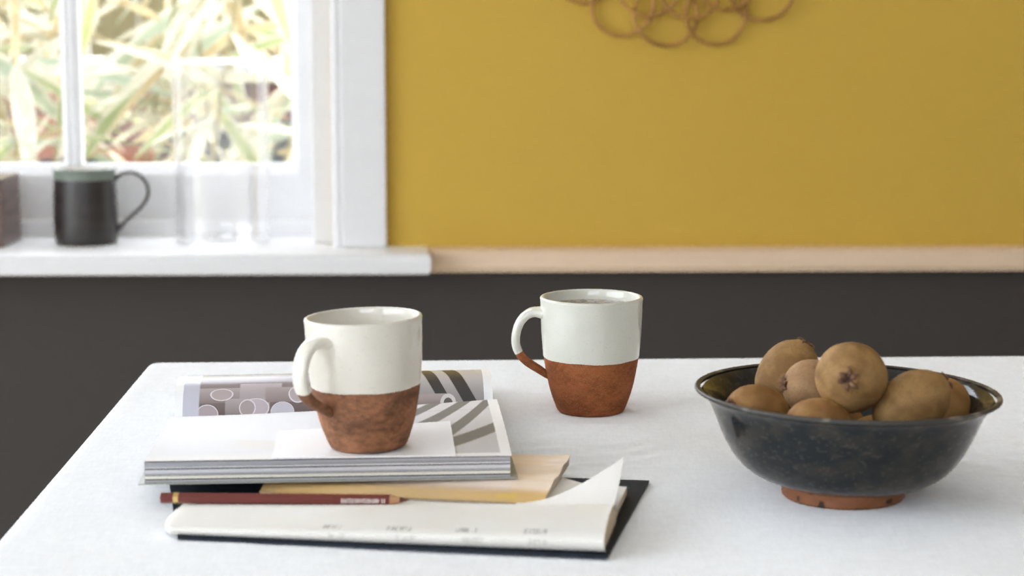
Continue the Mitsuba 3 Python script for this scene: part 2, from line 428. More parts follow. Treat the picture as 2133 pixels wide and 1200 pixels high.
leaf_mtl('leaf_cream', [0.69, 0.68, 0.56], [0.76, 0.75, 0.65], [0.78, 0.75, 0.67])
leaf_mtl('leaf_lime', [0.34, 0.42, 0.17], [0.52, 0.57, 0.33], [0.73, 0.71, 0.58])
leaf_mtl('leaf_straw', [0.54, 0.42, 0.21], [0.69, 0.60, 0.40], [0.75, 0.68, 0.53])
leaf_mtl('leaf_sage', [0.40, 0.50, 0.38], [0.58, 0.64, 0.53], [0.73, 0.75, 0.67])
add('ground', mikit.ply(box(-6, 6, 3.05, 9, -0.5, -0.3), 'soil'), label='dark garden soil beyond the window', kind='structure')

gw = thing('garden_wall', 'low red brick garden wall with pale coping behind the bamboo', 'wall')
GY = 4.9
part(gw, 'mortar_core', box(-5.6, 1.2, GY + 0.004, GY + 0.21, -0.3, 0.875), 'mortar')
bv = [box(0, 0.215, 0, 0.1, 0, 0.065, 0.003), box(0, 0.1025, 0, 0.1, 0, 0.065, 0.003)]
bricks = [[mikit.ply(m, b) for b in ('brick_red', 'brick_plum')] for m in bv]
for row in range(8):
    z = 0.875 - 0.075 * (row + 1)
    x = -5.35 + (0.1125 if row % 2 else 0.0)
    while x < 0.1:
        add(f'{gw}__brick', {**bricks[0][rnd.random() < 0.35], 'to_world': T().translate([x, GY - 0.004 * rnd.random(), z + 0.005])})
        x += 0.225
for k in range(11):
    part(gw, 'coping_slab', box(-6.0 + 0.6 * k, -5.406 + 0.6 * k, GY - 0.03, GY + 0.25, 0.876, 0.925, 0.006), 'coping_stone')

fe = thing('garden_fence', 'olive brown board fence at the end of the garden', 'fence')
for k in range(54):
    x = -7.4 + 0.15 * k
    part(fe, 'board', box(x, x + 0.143, 6.0 + 0.012 * (k % 2), 6.02 + 0.012 * (k % 2), -0.3, 2.0 + 0.01 * rnd.random(), 0.003), 'fence_wood')
for z in (0.1, 1.6):
    part(fe, 'rail', box(-7.4, 0.7, 6.035, 6.08, z, z + 0.09), 'fence_wood')

for px_, py_, r_, top_ in ((-0.60, 4.45, 0.17, 0.80), (-0.93, 4.2, 0.09, 0.74)):
    pt = thing('garden_pot', 'large slate grey garden pot seen through the glass vase' if r_ > 0.1 else 'smaller slate grey garden pot among the lowest bamboo leaves', 'plant pot', group='slate garden pots')
    h = top_ + 0.3
    part(pt, 'body', lathe([(0.001, 0), (r_ * 0.7, 0), (r_ * 0.97, h - 0.04), (r_ * 1.06, h - 0.04), (r_ * 1.06, h), (r_ * 0.95, h), (r_ * 0.93, h - 0.05), (0.001, h - 0.05)], 32), 'pot_slate', smooth=30, M=mat((px_, py_, -0.3)))


def leaf_mesh(length, width, arch, fold):
    t = np.linspace(0, 1, 9)
    w = width * np.sin(np.pi * np.clip(t, 0.02, 1) ** 0.75) ** 0.8 * (1 - 0.25 * t)
    z = arch * length * (t - 1.6 * t * t)
    rows, uvs = [], []
    for k in range(9):
        for s in (-1, 0, 1):
            rows.append((s * w[k] / 2, t[k] * length, z[k] + abs(s) * fold * w[k]))
            uvs.append((0.5 + s * 0.5, t[k]))
    return trimesh.Trimesh(np.array(rows), grid_faces(9, 3), process=False), np.array(uvs)


LEAVES = [(leaf_mesh(0.22, 0.036, 0.03, 0.14)), (leaf_mesh(0.17, 0.030, 0.05, 0.16)), (leaf_mesh(0.25, 0.040, 0.08, 0.10)), (leaf_mesh(0.20, 0.040, 0.0, 0.18))]
LEAF = {(k, b): mikit.ply(m, b, True, uv=uv) for k, (m, uv) in enumerate(LEAVES) for b in ('leaf_cream', 'leaf_lime', 'leaf_straw', 'leaf_sage')}


def bamboo(x, y, label, culms, spread, weights, top):
    t = thing('bamboo', label, 'plant', group='bamboo outside the window')
    for c in range(culms):
        a = rnd.uniform(0, 2 * math.pi)
        bx, by = x + spread * 0.35 * math.cos(a), y + spread * 0.35 * math.sin(a)
        lean = rnd.uniform(-0.22, 0.22), rnd.uniform(-0.16, 0.14)
        h = top + rnd.uniform(-0.15, 0.25)
        pts = [(bx + lean[0] * s * s * h, by + lean[1] * s * s * h, -0.3 + (h + 0.3) * s) for s in np.linspace(0, 1, 9)]
        part(t, 'culm', sweep(pts, np.linspace(0.006, 0.002, 9), 6), 'culm', smooth=True)
        z = 0.42
        while z < h:
            s = (z + 0.3) / (h + 0.3)
            cx, cy = bx + lean[0] * s * s * h, by + lean[1] * s * s * h
            az = rnd.uniform(0, 360)
            for q in range(rnd.choice((3, 4, 4, 5))):
                b = rnd.choices(('leaf_cream', 'leaf_lime', 'leaf_straw', 'leaf_sage'), weights)[0]
                m = T().translate([cx, cy, z + rnd.uniform(-0.02, 0.02)]).rotate([0, 0, 1], az + rnd.uniform(-75, 75)).rotate([1, 0, 0], rnd.uniform(-60, 40)).rotate([0, 1, 0], rnd.uniform(-50, 50)).translate([0, rnd.uniform(0.005, 0.06), 0]).scale(rnd.uniform(0.75, 1.2))
                add(f'{t}__leaf', {**LEAF[rnd.randrange(4), b], 'to_world': m})
            z += rnd.uniform(0.055, 0.085)


bamboo(-0.62, 3.66, 'cream striped bamboo right outside the window behind the glass vase', 5, 0.42, (6, 1.5, 2.5, 1.5), 1.35)
bamboo(-0.96, 3.60, 'pale bamboo outside the pane left of the thin glazing bar', 6, 0.42, (7, 1.5, 1.5, 2), 1.35)
bamboo(-1.30, 4.1, 'pale green bamboo at the far left outside the window', 5, 0.5, (4, 3, 2, 3), 1.5)
bamboo(-0.30, 4.12, 'greener bamboo at the right edge of the window view', 4, 0.36, (4, 3, 2, 2), 1.5)

bamboo(-1.95, 4.0, 'straw tipped bamboo furthest left in the garden beyond the window', 5, 0.5, (4, 2, 4, 2), 1.4)

# ------------------------------------------------------------------ on the sill
st = lambda x, y: (W @ np.array([x, y, SILL, 1]))[:3]      # a point on the sill's top, in the wall's frame
# dark mug with a green band
mu = thing('sill_mug', 'dark brown mug with a sage green band standing on the window sill', 'mug')
R = 0.0425
M = mat(st(-0.590, 0.045), rz=8)
prof = [(0.001, 0.0), (R - 0.003, 0.0), (R - 0.0008, 0.0015), (R + 0.0008, 0.010), (R + 0.0012, 0.03), (R + 0.0006, 0.07), (R - 0.0008, 0.0905)]
part(mu, 'body', lathe(prof, 64), 'jug_dark', 30, M)
part(mu, 'glaze_band', lathe([(R - 0.0006, 0.0895), (R - 0.0006, 0.096), (R + 0.0004, 0.101), (R + 0.001, 0.103), (R - 0.0005, 0.1045), (R - 0.0025, 0.104)], 64), 'jug_green', 30, M, label='sage green glazed band below the rim')
part(mu, 'inside', lathe([(R - 0.0025, 0.104), (R - 0.0035, 0.101), (R - 0.004, 0.06), (R - 0.006, 0.006), (0.001, 0.0055)], 64), 'jug_cream', 30, M, label='cream glazed inside')
hp = spline([(R - 0.002, 0, 0.088), (R + 0.012, 0, 0.0965), (R + 0.028, 0, 0.0955), (R + 0.041, 0, 0.083), (R + 0.0435, 0, 0.068), (R + 0.036, 0, 0.052), (R + 0.018, 0, 0.035), (R + 0.004, 0, 0.022), (R - 0.001, 0, 0.016)], 40)
part(mu, 'handle', sweep(hp, np.interp(np.linspace(0, 1, 40), [0, .1, .5, .9, 1], [.0035, .0025, .0027, .0025, .004]), 14, flat=2.4, up=(0, 1, 0), square=2.6), 'jug_dark', True, M)

# glass cylinder vase
R, H, th = 0.066, 0.252, 0.0028
vs_ = thing('glass_vase', 'tall clear glass cylinder vase standing on the window sill', 'vase')
MV = mat(st(-0.401, 0.045) + np.array([0, 0, 0.0004]))
part(vs_, 'side', lathe([(R, 0.002), (R, 0.05), (R, 0.15), (R, H - 0.002)], 128), 'window_glass', True, MV)
ra = np.linspace(0, 2 * np.pi, 97)[:-1]
part(vs_, 'rim', sweep(np.c_[R * np.cos(ra), R * np.sin(ra), 0 * ra + H], 0.0021, 10, closed=True), 'clear_glass', True, MV)
part(vs_, 'side', lathe([(R - 0.0030, 0.006), (R - 0.0030, 0.05), (R - 0.0030, 0.15), (R - 0.0030, H - 0.002)], 128), 'window_glass', True, MV)
part(vs_, 'base', lathe([(0.001, 0.0042), (R - 0.004, 0.0042), (R - 0.0008, 0.0050)], 96), 'window_glass', 30, MV)
part(vs_, 'base_ring', sweep(np.c_[(R - 0.002) * np.cos(ra), (R - 0.002) * np.sin(ra), 0 * ra + 0.0022], 0.0021, 10, closed=True), 'clear_glass', True, MV)

# wooden block box with a lid
bx_ = thing('wooden_box', 'dark walnut box cut off by the left picture edge on the sill', 'box')
M = mat(st(-0.737, 0.042), rz=-1)
part(bx_, 'body', box(-0.046, 0.046, -0.046, 0.046, 0.0, 0.0875, 0.0012), 'walnut', M=M)
part(bx_, 'top_board', box(-0.0464, 0.0464, -0.0464, 0.0464, 0.0878, 0.0940, 0.0012), 'walnut', M=M)

# ------------------------------------------------------------------ cane hanging on the yellow wall
ch = thing('cane_wall_hanging', 'round wall hanging of interlaced thin cane rings on the yellow wall', 'wall decoration')


def ring_at(cx, cz, r, depth, tilt, rad=0.0026, name='ring'):
    a = np.linspace(0, 2 * np.pi, 49)[:-1]
    e = 1 + 0.02 * np.sin(2 * a + cx * 40)
    pts = np.c_[cx + r * e * np.cos(a), depth + tilt * np.sin(a + cx * 30), cz + r * e * np.sin(a)]
    part(ch, name, sweep(pts, rad, 8, up=(0, 1, 0), closed=True), 'cane', True, M=W)


def pxw(px, py):
    s = (WALL_Y - 0.015) / (math.cos(PITCH) + (600 - py) / FOCAL * math.sin(PITCH))
    return (px - 1066.5) / FOCAL * s, CAM_Z + s * ((600 - py) / FOCAL * math.cos(PITCH) - math.sin(PITCH))



HC = pxw(1432, -178)
known = [(1297, 9), (1387, 31), (1492, 27), (1590, -22), (1215, -60)]
angs = []
for px, py in known:
    c = pxw(px, py)
    ring_at(c[0], c[1], 0.0418, -0.014, 0.004)
    angs.append(math.atan2(c[1] - HC[1], c[0] - HC[0]))
for k in range(9):
    a = angs[3] + (k + 1) * (2 * math.pi - (angs[3] - angs[4] if angs[3] > angs[4] else angs[3] - angs[4] + 2 * math.pi)) / 10
    ring_at(HC[0] + 0.138 * math.cos(a), HC[1] + 0.138 * math.sin(a), 0.0418, -0.014, 0.004)
inner = [(1352, -30), (1436, -25), (1514, -44)]
for px, py in inner:
    c = pxw(px, py)
    ring_at(c[0], c[1], 0.0408, -0.020, 0.004)
for k in range(8):
    a = math.radians(-20 + 27.5 * k)
    ring_at(HC[0] + 0.098 * math.cos(a), HC[1] + 0.098 * math.sin(a), 0.0408, -0.020, 0.004)
ring_at(HC[0], HC[1], 0.075, -0.0165, 0.0, 0.003, 'centre_ring')
c = pxw(1353, 30)
part(ch, 'cane_end', sweep([(c[0], -0.017, c[1] - 0.012), (c[0] + 0.003, -0.015, c[1]), (c[0] + 0.007, -0.012, c[1] + 0.03)], 0.0024, 8, up=(0, 1, 0)), 'cane', True, M=W)

# ------------------------------------------------------------------ table and cloth
TB = mat((-0.341, 1.8630, 0), rz=2.4)
TB[:2, 1] += 0.021 * TB[:2, 0]              # the table top is a little out of square         # the table's far left corner; x along its far edge, y away from the camera
TL, TD = 1.75, 0.98
tb = thing('dining_table', 'dining table completely covered by the white linen cloth', 'table')
mtl('table_wood', lambda p, n, uv: mix([0.30, 0.20, 0.12], [0.42, 0.29, 0.18], fbm(p.x * 4, p.y * 40)), 0.5)
part(tb, 'tabletop', box(0.004, TL - 0.004, -TD + 0.004, -0.004, TABLE - 0.032, TABLE - 0.003, 0.003), 'table_wood', M=TB)
for x in (0.07, TL - 0.07):
    for y in (-0.07, -TD + 0.07):
        part(tb, 'leg', box(x - 0.03, x + 0.03, y - 0.03, y + 0.03, 0.0, TABLE - 0.032, 0.004), 'table_wood', M=TB)
    part(tb, 'apron', box(x - 0.012, x + 0.012, -TD + 0.1, -0.1, TABLE - 0.12, TABLE - 0.032), 'table_wood', M=TB)
for y in (-0.07, -TD + 0.07):
    part(tb, 'apron', box(0.1, TL - 0.1, y - 0.012, y + 0.012, TABLE - 0.12, TABLE - 0.032), 'table_wood', M=TB)


def rounded_loop(x0, x1, y0, y1, r, n):
    """Points around a rounded rectangle, evenly spaced, and their outward normals."""
    seg, out = [], []
    for cx, cy, a0 in ((x1 - r, y1 - r, 0), (x0 + r, y1 - r, 90), (x0 + r, y0 + r, 180), (x1 - r, y0 + r, 270)):
        for a in np.radians(np.linspace(a0, a0 + 90, 9)):
            seg.append((cx + r * math.cos(a), cy + r * math.sin(a)))
            out.append((math.cos(a), math.sin(a)))
    seg, out = np.array(seg + seg[:1]), np.array(out + out[:1])
    s = np.r_[0, np.cumsum(np.linalg.norm(np.diff(seg, axis=0), axis=1))]
    t = np.linspace(0, s[-1], n, endpoint=False)
    nn = np.c_[np.interp(t, s, out[:, 0]), np.interp(t, s, out[:, 1])]
    return np.c_[np.interp(t, s, seg[:, 0]), np.interp(t, s, seg[:, 1])], nn / np.linalg.norm(nn, axis=1, keepdims=True), t


def cloth_relief(q):
    """Soft wrinkles of the cloth at table-frame points q (n, 2): height in metres."""
    x, y = q[:, 0], q[:, 1]
    z = 0.0012 * (meshkit.fbm(np.c_[x * 7, y * 11, 0 * x], 3, 3) - 0.5)
    z += 0.0012 * (meshkit.fbm(np.c_[x * 5 + y * 20, y * 55, 0 * x + 4], 3, 8) - 0.5) * np.clip((y + 0.75) * 3, 0.15, 1)
    # folds between the magazine and the mug, and rucks to the right of the bowl
    for cx, cy, wx, wy, fr, ang, amp in ((0.37, -0.40, 0.07, 0.09, 200, 0.35, 0.0020), (0.72, -0.44, 0.08, 0.06, 240, -0.5, 0.0018), (0.20, -0.62, 0.2, 0.05, 90, 0.1, 0.0004), (0.75, -0.28, 0.3, 0.05, 170, 0.03, 0.0004)):
        u = (x - cx) * math.cos(ang) + (y - cy) * math.sin(ang)
        v_ = -(x - cx) * math.sin(ang) + (y - cy) * math.cos(ang)
        z += amp * np.exp(-(u / wx) ** 2 - (v_ / wy) ** 2) * np.sin(v_ * fr + 6 * (meshkit.noise(np.c_[x * 22, y * 22, 0 * x], 5)))
    for yc, amp in ((-0.034, 0.0004), (-0.062, 0.0003)):          # ironed creases along the far edge
        z += amp * np.exp(-((y - yc) / 0.0028) ** 2) * (0.6 + 0.8 * meshkit.noise(np.c_[x * 14, 0 * x, 0 * x], 2))
    return z


RC = 0.008
loop, lnorm, lt = rounded_loop(0, TL, -TD, 0, 0.013, 1300)
inner_loop = loop - lnorm * RC
centre = np.array([TL * 0.5, -TD * 0.5])
rows, uvs = [], []
shr = np.r_[0.0, np.linspace(0.02, 1.0, 170)]
for s in shr:
    q = centre + s * (inner_loop - centre)
    rows.append(np.c_[q, TABLE + cloth_relief(q) * min(1.0, (1 - s) * 60 + 0.15)])
    uvs.append(q)
for a in np.linspace(0, math.pi / 2, 7)[1:]:
    q = inner_loop + lnorm * RC * math.sin(a)
    rows.append(np.c_[q, np.full(len(q), TABLE - RC + RC * math.cos(a))])
    uvs.append(inner_loop + lnorm * RC * a)
folds = 0.5 + 0.5 * np.sin(lt * 21 + 2.0 * np.sin(lt * 6.1))
for k, dz in enumerate(np.linspace(0.012, 0.26, 14)):
    q = loop + lnorm * ((0.002 + 0.035 * (dz / 0.26) ** 1.3 * folds)[:, None])
    rows.append(np.c_[q, np.full(len(q), TABLE - RC - dz)])
    uvs.append(loop + lnorm * (RC * 1.57 + dz))
rows = np.array(rows)
cl = trimesh.Trimesh(rows.reshape(-1, 3), grid_faces(len(rows), rows.shape[1], True), process=False)
cl = moved(cl, TB)
if cl.face_normals[len(cl.faces) // 4][2] < 0:
    cl.invert()
add('tablecloth', mikit.ply(cl, 'linen', True, uv=np.array(uvs).reshape(-1, 2)), label='white woven linen tablecloth covering the table', category='tablecloth')

# ------------------------------------------------------------------ the two dipped mugs


def dipped_mug(label, R, loc, az, clay, glaze, lean=(0, 0), seed=0, tall=1.0):
    t = thing('mug', label, 'mug', group='two tone stoneware mugs on the table')
    M = mat(loc) @ mat(rx=lean[0], ry=lean[1]) @ mat(rz=az)
    pr = PchipInterpolator([0.05, 0.25, 0.49, 0.75, 1.04, 1.45, 1.84, 2.08, 2.19], [0.668, 0.748, 0.822, 0.878, 0.926, 0.962, 0.982, 0.990, 1.0])
    zg = 1.05
    low = [(0.001, 0.012), (0.54, 0.012), (0.59, 0.0), (0.622, 0.002), (0.645, 0.018)] + [(float(pr(z)), z) for z in np.linspace(0.05, zg + 0.01, 22)]

    def edge(amp, z0, z1):
        def w(v, a):
            k = np.clip((v[..., 2] - z0) / max(z1 - z0, 1e-9), 0, 1)
            v = v.copy()
            v[..., 2] += amp * k * (np.sin(2 * a + seed) * 0.6 + 0.5 * np.sin(5 * a + 2 * seed) + 0.3 * np.sin(11 * a))
            return v
        return w

    s = lambda m: trimesh.Trimesh(m.vertices * [R, R, R * tall], m.faces, process=False)
    part(t, 'clay_base', s(lathe(low, 96)), clay, 30, M, label='unglazed rust brown lower half')
    gt = 0.008                                     # thickness of the glaze, in rim radii
    gl = [(float(pr(zg)) - 0.002, zg), (float(pr(zg + .006)) + gt * .8, zg + 0.004), (float(pr(zg + .03)) + gt * 1.25, zg + 0.03)]
    gl += [(float(pr(z)) + gt * (1 if z < 2.0 else 0.8), z) for z in np.linspace(zg + 0.08, 2.13, 22)]
    gl += [(1.006 - 0.045 + 0.045 * math.cos(a), 2.165 + 0.045 * math.sin(a)) for a in np.linspace(0.1, math.pi - 0.25, 9)]
    gl += [(float(pr(z)) - 0.092 - 0.02 * (2.1 - z) / 2, z) for z in np.linspace(2.1, 0.30, 20)] + [(0.5, 0.14), (0.3, 0.11), (0.001, 0.10)]

    def glaze_edge(v, a):
        k = np.clip((zg + 0.12 - v[..., 2]) / 0.12, 0, 1)
        k[len(v) // 2:] = 0
        v = v.copy()
        v[..., 2] += 0.010 * k * (np.sin(2 * a + seed) * 0.6 + 0.5 * np.sin(5 * a + 2 * seed) + 0.3 * np.sin(11 * a))
        return v

    part(t, 'glazed_cup', s(lathe(gl, 120, glaze_edge)), glaze, 35, M, label='pale glossy glazed upper half and inside')
    path = spline([(0.90, 1.90), (1.0, 1.905), (1.12, 1.912), (1.338, 1.79), (1.462, 1.53), (1.470, 1.28), (1.372, 1.07), (1.18, 0.905), (1.01, 0.80), (0.87, 0.705), (0.76, 0.64)], 70)
    u = np.linspace(0, 1, 70)
    rad = np.interp(u, [0, .08, .18, .5, .80, .92, 1], [.125, .095, .085, .085, .082, .075, .055])
    wid = np.interp(u, [0, .08, .18, .5, .78, .92, 1], [2.3, 2.2, 1.95, 1.85, 1.75, 1.35, 1.0])
    cut = int(np.argmax((path[:, 1] < 1.15) & (u > 0.4)))
    p3 = np.c_[path[:, 0], 0 * path[:, 0], path[:, 1]]
    h = part(t, 'handle', s(sweep(p3[:cut + 1], rad[:cut + 1], 20, flat=wid[:cut + 1], up=(0, 1, 0), square=2.5)), glaze, 40, M)
    part(h, 'clay_end', s(sweep(p3[cut - 1:], rad[cut - 1:] * 0.965, 20, flat=wid[cut - 1:], up=(0, 1, 0), square=2.5)), clay, 40, M, label='unglazed rust brown lower end')
    return t, M


RM = (0.0652, 1.638, TABLE + 0.0003)
dipped_mug('two tone stoneware mug full of coffee standing on the tablecloth', 0.0421, RM, 182, 'clay_red', 'glaze_grey', seed=1.0, tall=1.03)
cz = 0.0875
add('coffee', mikit.ply(moved(lathe([(0.001, cz - 0.004), (0.0368, cz - 0.004), (0.0372, cz), (0.034, cz + 0.0001), (0.001, cz + 0.0001)], 64), mat(RM)), 'coffee_liquid', 30),
    label='dark coffee with a little foam in the right mug', category='coffee')

# ------------------------------------------------------------------ bowl and kiwis
BC = np.array([0.2280, 1.3560, TABLE + 0.0003])
bw = thing('bowl', 'wide charcoal glazed bowl with a flared rim and rust clay foot', 'bowl')
bp = np.array([(0.034, 0.0105), (0.0425, 0.0098), (0.055, 0.0125), (0.068, 0.0195), (0.0785, 0.0315), (0.0852, 0.044), (0.0902, 0.056), (0.0952, 0.0655), (0.1030, 0.0715)])
bs = spline(bp, 60)
tan = np.gradient(bs, axis=0)
tan /= np.linalg.norm(tan, axis=1, keepdims=True)
ins = bs + np.c_[-tan[:, 1], tan[:, 0]] * np.interp(np.arange(60), [0, 40, 59], [0.007, 0.0045, 0.003])[:, None]
ins[:, 0] = np.maximum(ins[:, 0], 0.001)
TILT = mat(ry=1.0)
MB = mat(BC) @ TILT
rimc = (bs[-1] + ins[-1]) / 2
rimr = np.linalg.norm(bs[-1] - ins[-1]) / 2
part(bw, 'body', lathe(np.vstack([bs[:-2], ins[::-1][2:], [[0.001, ins[0, 1]]]]), 128), 'glaze_charcoal', 40, MB)
a0 = math.atan2(*(bs[-1] - rimc)[::-1])
rp = [bs[-2] - 0.0002 * np.array([1, 0])] + [rimc + rimr * 1.0 * np.array([math.cos(a0 + q), math.sin(a0 + q)]) for q in np.linspace(0, math.pi, 8)] + [ins[-2]]
part(bw, 'rim', lathe(rp, 128), 'bowl_rim', 40, MB, label='lighter worn rim')
part(bw, 'foot', lathe([(0.001, 0.003), (0.034, 0.003), (0.0355, 0.0), (0.0405, 0.0), (0.0418, 0.0012), (0.0425, 0.0105), (0.030, 0.012)], 96), 'clay_foot', 30, mat(BC), label='unglazed rust clay foot with dark flecks')


def kiwi(label, px_loc, axis, half_len, rad, skin, seed, hidden=False):
    t = thing('kiwi', label, 'kiwi fruit', group='kiwi fruits in the bowl')
    m = trimesh.creation.icosphere(subdivisions=5 if not hidden else 3)
    v = m.vertices.copy()
    l = v[:, 2]
    rr = rad * (1 + 0.05 * l * (1 - l * l)) * np.where(l > 0, 1, 1)
    q = np.c_[v[:, 0] * rr, v[:, 1] * rr, np.sign(l) * np.abs(l) ** 0.97 * half_len]
    q *= 1 + 0.05 * (meshkit.fbm(v * 1.3 + seed * 7, 3, seed) - 0.5)[:, None] + 0.012 * (meshkit.fbm(v * 7 + seed, 2, seed) - 0.5)[:, None]
    # the stem end: a dent with a raised brown ring
    rad_s = np.hypot(q[:, 0], q[:, 1]) / rad
    endk = (l > 0)
    q[:, 2] += np.where(endk, -0.06 * half_len * np.exp(-(rad_s / 0.13) ** 2) + 0.035 * half_len * np.exp(-((rad_s - 0.25) / 0.09) ** 2), 0)
    q[:, 2] -= np.where(~endk, 0.06 * half_len * np.exp(-(rad_s / 0.10) ** 2), 0)      # blossom end nub
    ax = np.array(axis, float)
    ax /= np.linalg.norm(ax)
    M = np.eye(4)
    M[:3, :3] = trimesh.geometry.align_vectors([0, 0, 1], ax)[:3, :3]
    M[:3, 3] = px_loc
    part(t, 'skin', trimesh.Trimesh(q, m.faces, process=False), skin, True, M)
    if hidden:
        return
    # calyx: dried sepals around the stem scar
    lr = np.random.RandomState(seed)
    sep = []
    for k in range(6):
        a = k * math.pi / 3 + lr.uniform(-0.3, 0.3)
        r0, r1 = rad * 0.08, rad * lr.uniform(0.28, 0.40)
        z0 = half_len * 0.97
        pts = [(r0 * math.cos(a), r0 * math.sin(a), z0 - 0.0008), ((r0 + r1) / 2 * math.cos(a), (r0 + r1) / 2 * math.sin(a), z0 + 0.0022), (r1 * math.cos(a + .15), r1 * math.sin(a + .15), z0 + lr.uniform(-0.0002, 0.0022))]
        sep.append(sweep(spline(pts, 6), [.0012, .0016, .0018, .0016, .0011, .0004], 6, flat=0.5, up=(0.01, 0, 1)))
    part(t, 'calyx', join(*sep), 'kiwi_calyx', True, M, label='dried brown calyx at the stem end')
    part(t, 'stem_scar', lathe([(0.0001, half_len * 0.925), (rad * 0.2, half_len * 0.925), (rad * 0.22, half_len * 0.975), (rad * 0.12, half_len * 0.985), (0.0001, half_len * 0.955)], 16), 'kiwi_scar', True, M, label='dark stem scar')


B = TABLE
kiwi('round olive brown kiwi on top of the pile with its calyx facing the viewer', (0.2252, 1.316, B + 0.0905), (-0.26, -1, 0.14), 0.0285, 0.0236, 'kiwi_olive', 1)
kiwi('kiwi leaning at the back left of the bowl with dry sepals on its upper right', (0.1945, 1.405, B + 0.0735), (0.45, 0.05, 0.8), 0.0275, 0.0212, 'kiwi_olive', 2)
kiwi('pinkish tan kiwi wedged behind and left of the topmost kiwi', (0.2080, 1.369, B + 0.0730), (-1, -0.25, 0.15), 0.0215, 0.0195, 'kiwi_tan', 3)
kiwi('small russet kiwi lying at the left rim with its dark stem end leftwards', (0.1655, 1.334, B + 0.0640), (-0.80, -0.55, 0.25), 0.0245, 0.0175, 'kiwi_russet', 4)
kiwi('kiwi low behind the front rim of which only the rounded top shows', (0.2010, 1.300, B + 0.0605), (-1, -0.15, -0.15), 0.0225, 0.0192, 'kiwi_russet', 5)
kiwi('large egg shaped kiwi at the front right sloping down to the left', (0.2655, 1.317, B + 0.0720), (0.82, 0.25, 0.52), 0.0285, 0.0205, 'kiwi_olive', 6)
kiwi('kiwi at the far right half hidden behind the large egg shaped one', (0.2995, 1.375, B + 0.0590), (0.2, 0.9, 0.2), 0.022, 0.0190, 'kiwi_russet', 7)
for x, y, which in ((0.2020, 1.350, 'beneath the low kiwi at the front rim'), (0.2480, 1.348, 'in the gap below the topmost kiwi'), (0.2270, 1.392, 'at the back under the pile')):
    kiwi('kiwi at the bottom of the bowl ' + which, (x, y, B + 0.0385), (1, 0.3, 0), 0.023, 0.0195, 'kiwi_russet', 8 + int(x * 1000) % 7, True)

# ------------------------------------------------------------------ the open paperback with the navy cover, its frame: x to the right along its front edge (0 = right end), y away, z up
NV = mat((0.0581, 1.1945, TABLE + 0.0008), rz=-9.3)
nb = thing('paperback', 'open paperback with navy cover and curled cream pages in the foreground', 'book')
cov = np.array([[(x + 0.035 * y * (x > -0.02) - 0.38 * y * (x / 0.273) ** 4 * (y < 0.15) - 0.057 * (x / 0.273) ** 4 * (y >= 0.15), y, 0.0022 + 0.0008 * math.sin(9 * x) * y * 5) for y in np.linspace(0.0, 0.196, 9)] for x in np.linspace(-0.273, 0.0, 15)])
uvc = cov[..., :2].reshape(-1, 2)
add(f'{nb}__cover', mikit.ply(moved(sheet(cov, 0.0018), NV), 'navy_board', False, uv=np.vstack([uvc, uvc])), label='navy blue card cover')


def crest(x):
    return np.interp(x, [-0.288, -0.27, -0.20, -0.10, -0.04, 0.0], [0.0112, 0.0122, 0.0140, 0.0170, 0.0198, 0.0216])


def roll(x, n=40, inset=0.0):
    """The curled page's section at x: from the gutter over the crest round the bulge to the front foot."""
    c = crest(x)
    pts = [(0.080, 0.0100), (0.072, 0.0115 + 0.25 * (c - 0.012)), (0.056, c - 0.0014), (0.040, c), (0.022, c - 0.0012), (0.007, c * 0.78), (0.0, c * 0.55), (0.0015, c * 0.30 + 0.001), (0.0095, 0.0033)]
    q = spline(pts, n)
    k = np.clip((-0.277 - x) / 0.0115, 0, 0.985)
    c0 = np.array([0.042, 0.0072])
    q = c0 + (q - c0) * math.sqrt(1 - k * k)          # the left end is closed round
    return q - inset * np.array([0, 1.0])


xs = np.r_[-0.277 - 0.0115 * np.sin(np.linspace(math.pi / 2 * 0.96, 0, 14)), np.linspace(-0.272, -0.002, 50)]
top = np.array([[(x, y, z) for y, z in roll(x)] for x in xs])
n_, m_ = top.shape[:2]


def page_print(p, n, uv):
    """uv: metres along the page from its right end, and 0..1 across from the gutter to the foot."""
    ink = mi.Float(0)
    for cx, w, v0, a in ((-0.174, 0.011, 0.80, 1.0), (-0.131, 0.015, 0.80, 1.0), (-0.0885, 0.013, 0.80, 1.0), (-0.045, 0.014, 0.80, 1.0),
                         (-0.170, 0.010, 0.885, 0.5), (-0.126, 0.013, 0.885, 0.5), (-0.084, 0.013, 0.885, 0.5), (-0.043, 0.011, 0.885, 0.5)):
        inside = smoothstep(w / 2 + 0.0006, w / 2, dr.abs(uv.x - cx)) * smoothstep(0.026, 0.020, dr.abs(uv.y - v0))
        glyph = smoothstep(0.35, 0.5, noise(uv.x * 1100, uv.y * 35, cx * 100))
        ink = ink + inside * glyph * a
    age = fbm(uv.x * 25, uv.y * 4)
    return mix(mix([0.745, 0.73, 0.695], [0.71, 0.68, 0.62], age), [0.22, 0.20, 0.19], 0.55 * dr.minimum(ink, 1.0))


mtl('cream_print', page_print, 0.75, specular=0.2)
sh = sheet(top, 0.0004)
uvp = np.array([[(x, j / (m_ - 1)) for j in range(m_)] for x in xs]).reshape(-1, 2)
add(f'{nb}__curled_page', mikit.ply(moved(sh, NV), 'cream_print', True, uv=np.vstack([uvp, uvp])), label='curled cream page with faint grey words')

